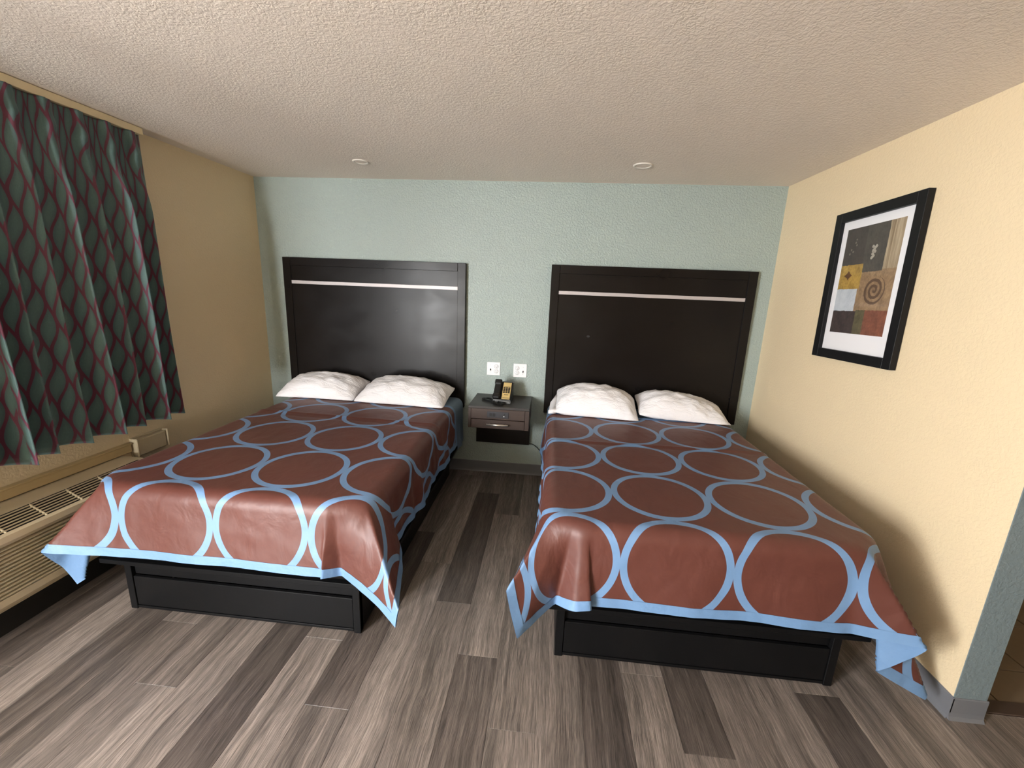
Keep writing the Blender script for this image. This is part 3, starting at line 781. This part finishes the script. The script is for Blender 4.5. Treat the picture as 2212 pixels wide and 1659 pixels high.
# ------------------------------------------------------------------ curtain and rail
CY0, CY1, CZ0, CZ1 = -1.058, -3.62, .762, 2.398
def curtain():
    rg = random.Random(5)
    # fold phases with uneven widths
    ys = [CY0]; 
    while ys[-1] > CY1: ys.append(ys[-1]-.125*rg.uniform(.82, 1.18))
    nf = len(ys)-1; SPF = 16
    ph = np.linspace(0, nf, nf*SPF+1); yb = np.interp(ph, np.arange(nf+1), ys)
    amps = np.array([rg.uniform(.8, 1.2) for _ in range(nf+2)])
    zs = np.r_[np.linspace(CZ1, 2.20, 20)[:-1], np.linspace(2.20, CZ0, 42)]
    fr = ph % 1.0
    ampv = np.interp(ph, np.arange(nf+2)+.5, amps)
    G = np.zeros((len(zs), len(ph), 3))
    for j, z in enumerate(zs):
        t = (CZ1-z)/(CZ1-CZ0)
        q = .5-.5*np.cos(2*PI*fr)                       # ridge at the middle of each fold
        low = q**(.85)
        pinch = math.exp(-((z-2.285)/.045)**2)
        up = q**2.6*(1+.25*np.cos(6*PI*fr+.5))          # narrow three-finger pleat at the heading
        k = min(1, max(0, (2.30-z)/.35)); k = k*k*(3-2*k)
        amp = .072+.068*t
        head = .042*up*(1+.45*pinch)
        x = .055+(1-k)*head+k*amp*low*ampv
        x = x+.006*np.sin(ph*1.7+z*3.1)*k
        skew = -.020*np.sin(2*PI*fr)*k-.006*k*np.sin(ph*.9+z*2)
        G[j, :, 0] = x+.022; G[j, :, 1] = yb+skew; G[j, :, 2] = z
    G[:, :3, 0] = np.minimum(G[:, :3, 0], .11)
    s = np.r_[0, np.cumsum(np.linalg.norm(np.diff(G[-1], axis=0), axis=1))]
    uv = np.stack([np.broadcast_to(s, G.shape[:2]), np.broadcast_to(zs[:, None], G.shape[:2])], -1)
    e = empty('curtain', (.05, CY0, CZ0)); Gl = G-np.array([.05, CY0, CZ0])
    sel = np.ones((G.shape[0]-1, G.shape[1]-1), bool)
    o = grid_mesh('curtain_panel', Gl, sel, 'curtain', e, uv)
    md = o.modifiers.new('thickness', 'SOLIDIFY'); md.thickness = .003; md.offset = 0
    for i in range(nf):
        y = ys[i]-.0625
        if y > -2.6: box('pleat_hook', (-.03+.028, y-CY0-.003, CZ1-CZ0-.02), (-.026+.03, y-CY0+.003, CZ1-CZ0+.006), 'metal', e)
    return tag(e, 'teal pleated curtain with burgundy wavy lines hanging on the left wall', 'curtain')
curtain()
cr = empty('curtain_rail', (.0, CY0, 2.42))
box('fascia', (.070, -2.58, -.019), (.098, .012, .018), 'rail', cr, .002)
box('mounting_strip', (.002, -2.58, -.004), (.069, .010, .018), 'rail', cr, .001)
tag(cr, 'cream curtain rail along the top of the teal curtain', 'curtain rail')

# ------------------------------------------------------------------ wall air conditioner, sill trim, cord cover
struct(boxes('trim_1', [((.0005, -3.45, .572), (.026, -1.345, .618)), ((.0005, -3.45, .619), (.034, -1.345, .628))], 'sill', None, .002))
ac = empty('air_conditioner', (0, -1.95, .17))
AY0, AY1 = -2.50, -1.40
def al(p): return (p[0], p[1]+1.95, p[2]-.17)
def ab(name, a, b, mat, bev=.0, par=ac): return box(name, al(a), al(b), mat, par, bev)
def aprism(name, prof, a, b, mat, par=ac): return prism(name, [(p[0], p[1]-.17) for p in prof], 1, a+1.95, b+1.95, mat, par)
# housing: back box, front frame
aprism('housing', [(.001, .14), (.001, .566), (.150, .566), (.150, .50), (.215, .46), (.215, .17), (.16, .14)], AY0, AY1, 'ac_beige')
gt = aprism('grille_recess', [(.1505, .5655), (.1505, .503), (.216, .464), (.230, .480), (.158, .512), (.154, .5635)], AY0+.03, AY1-.03, 'ac_dark')
aprism('front_top_band', [(.217, .462), (.232, .518), (.252, .512), (.256, .486), (.250, .470)], AY0, AY1, 'ac_beige')
aprism('front_bottom_band', [(.217, .198), (.217, .240), (.248, .240), (.250, .210), (.244, .198)], AY0, AY1, 'ac_beige')
for a, b in ((AY0, AY0+.03), (AY1-.03, AY1)): aprism('end_cap', [(.151, .566), (.252, .512), (.252, .20), (.217, .20), (.217, .455), (.151, .50)], a, b, 'ac_beige')
for i in range(6):
    t = (i+.3)/6; x = .151+.082*t; z = .5645-.044*t
    aprism('grille_bar', [(x-.0016, z-.005), (x-.0016, z+.0005), (x+.0016, z), (x+.0016, z-.005)], AY0+.03, AY1-.03, 'ac_beige')
for i in range(7):
    y = AY0+.03+(i+.5)*(AY1-AY0-.06)/7
    aprism('cross_bar', [(.151, .556), (.151, .566), (.234, .520), (.234, .510)], y-.002, y+.002, 'ac_beige')
nl = 13
for i in range(nl):
    z = .244+i*(.466-.244)/nl
    aprism('louver', [(.222, z+.004), (.226, z+.0125), (.248, z+.007), (.246, z+.001)], AY0+.03, AY1-.03, 'ac_beige')
ab('louver_backing', (.2155, AY0+.03, .20), (.2185, AY1-.03, .47), 'ac_dark')
ab('dark_mark', (.06, -2.06, .5662), (.075, -2.0, .5668), 'dark_slot')  # small dark mark on the flat top of the housing
ab('floor_stand', (.03, AY0+.2, .0), (.12, AY1-.2, .139), 'ac_dark', .002)
tag(ac, 'beige wall air conditioner with louvred front under the curtain', 'air conditioner')
cb = empty('cord_cover', (0, -1.225, .53))
box('back_plate', (.0005, -.108, .0), (.012, .108, .118), 'ac_beige', cb, .003)
box('cover_face', (.012, -.094, .004), (.046, .094, .108), 'ac_beige', cb, .006)
box('side_flange', (.012, -.108, .0), (.052, -.096, .116), 'ac_beige', cb, .004)
box('side_flange', (.012, .096, .0), (.052, .108, .116), 'ac_beige', cb, .004)
tag(cb, 'small beige box-shaped cover on the wall beside the air conditioner', 'cover')
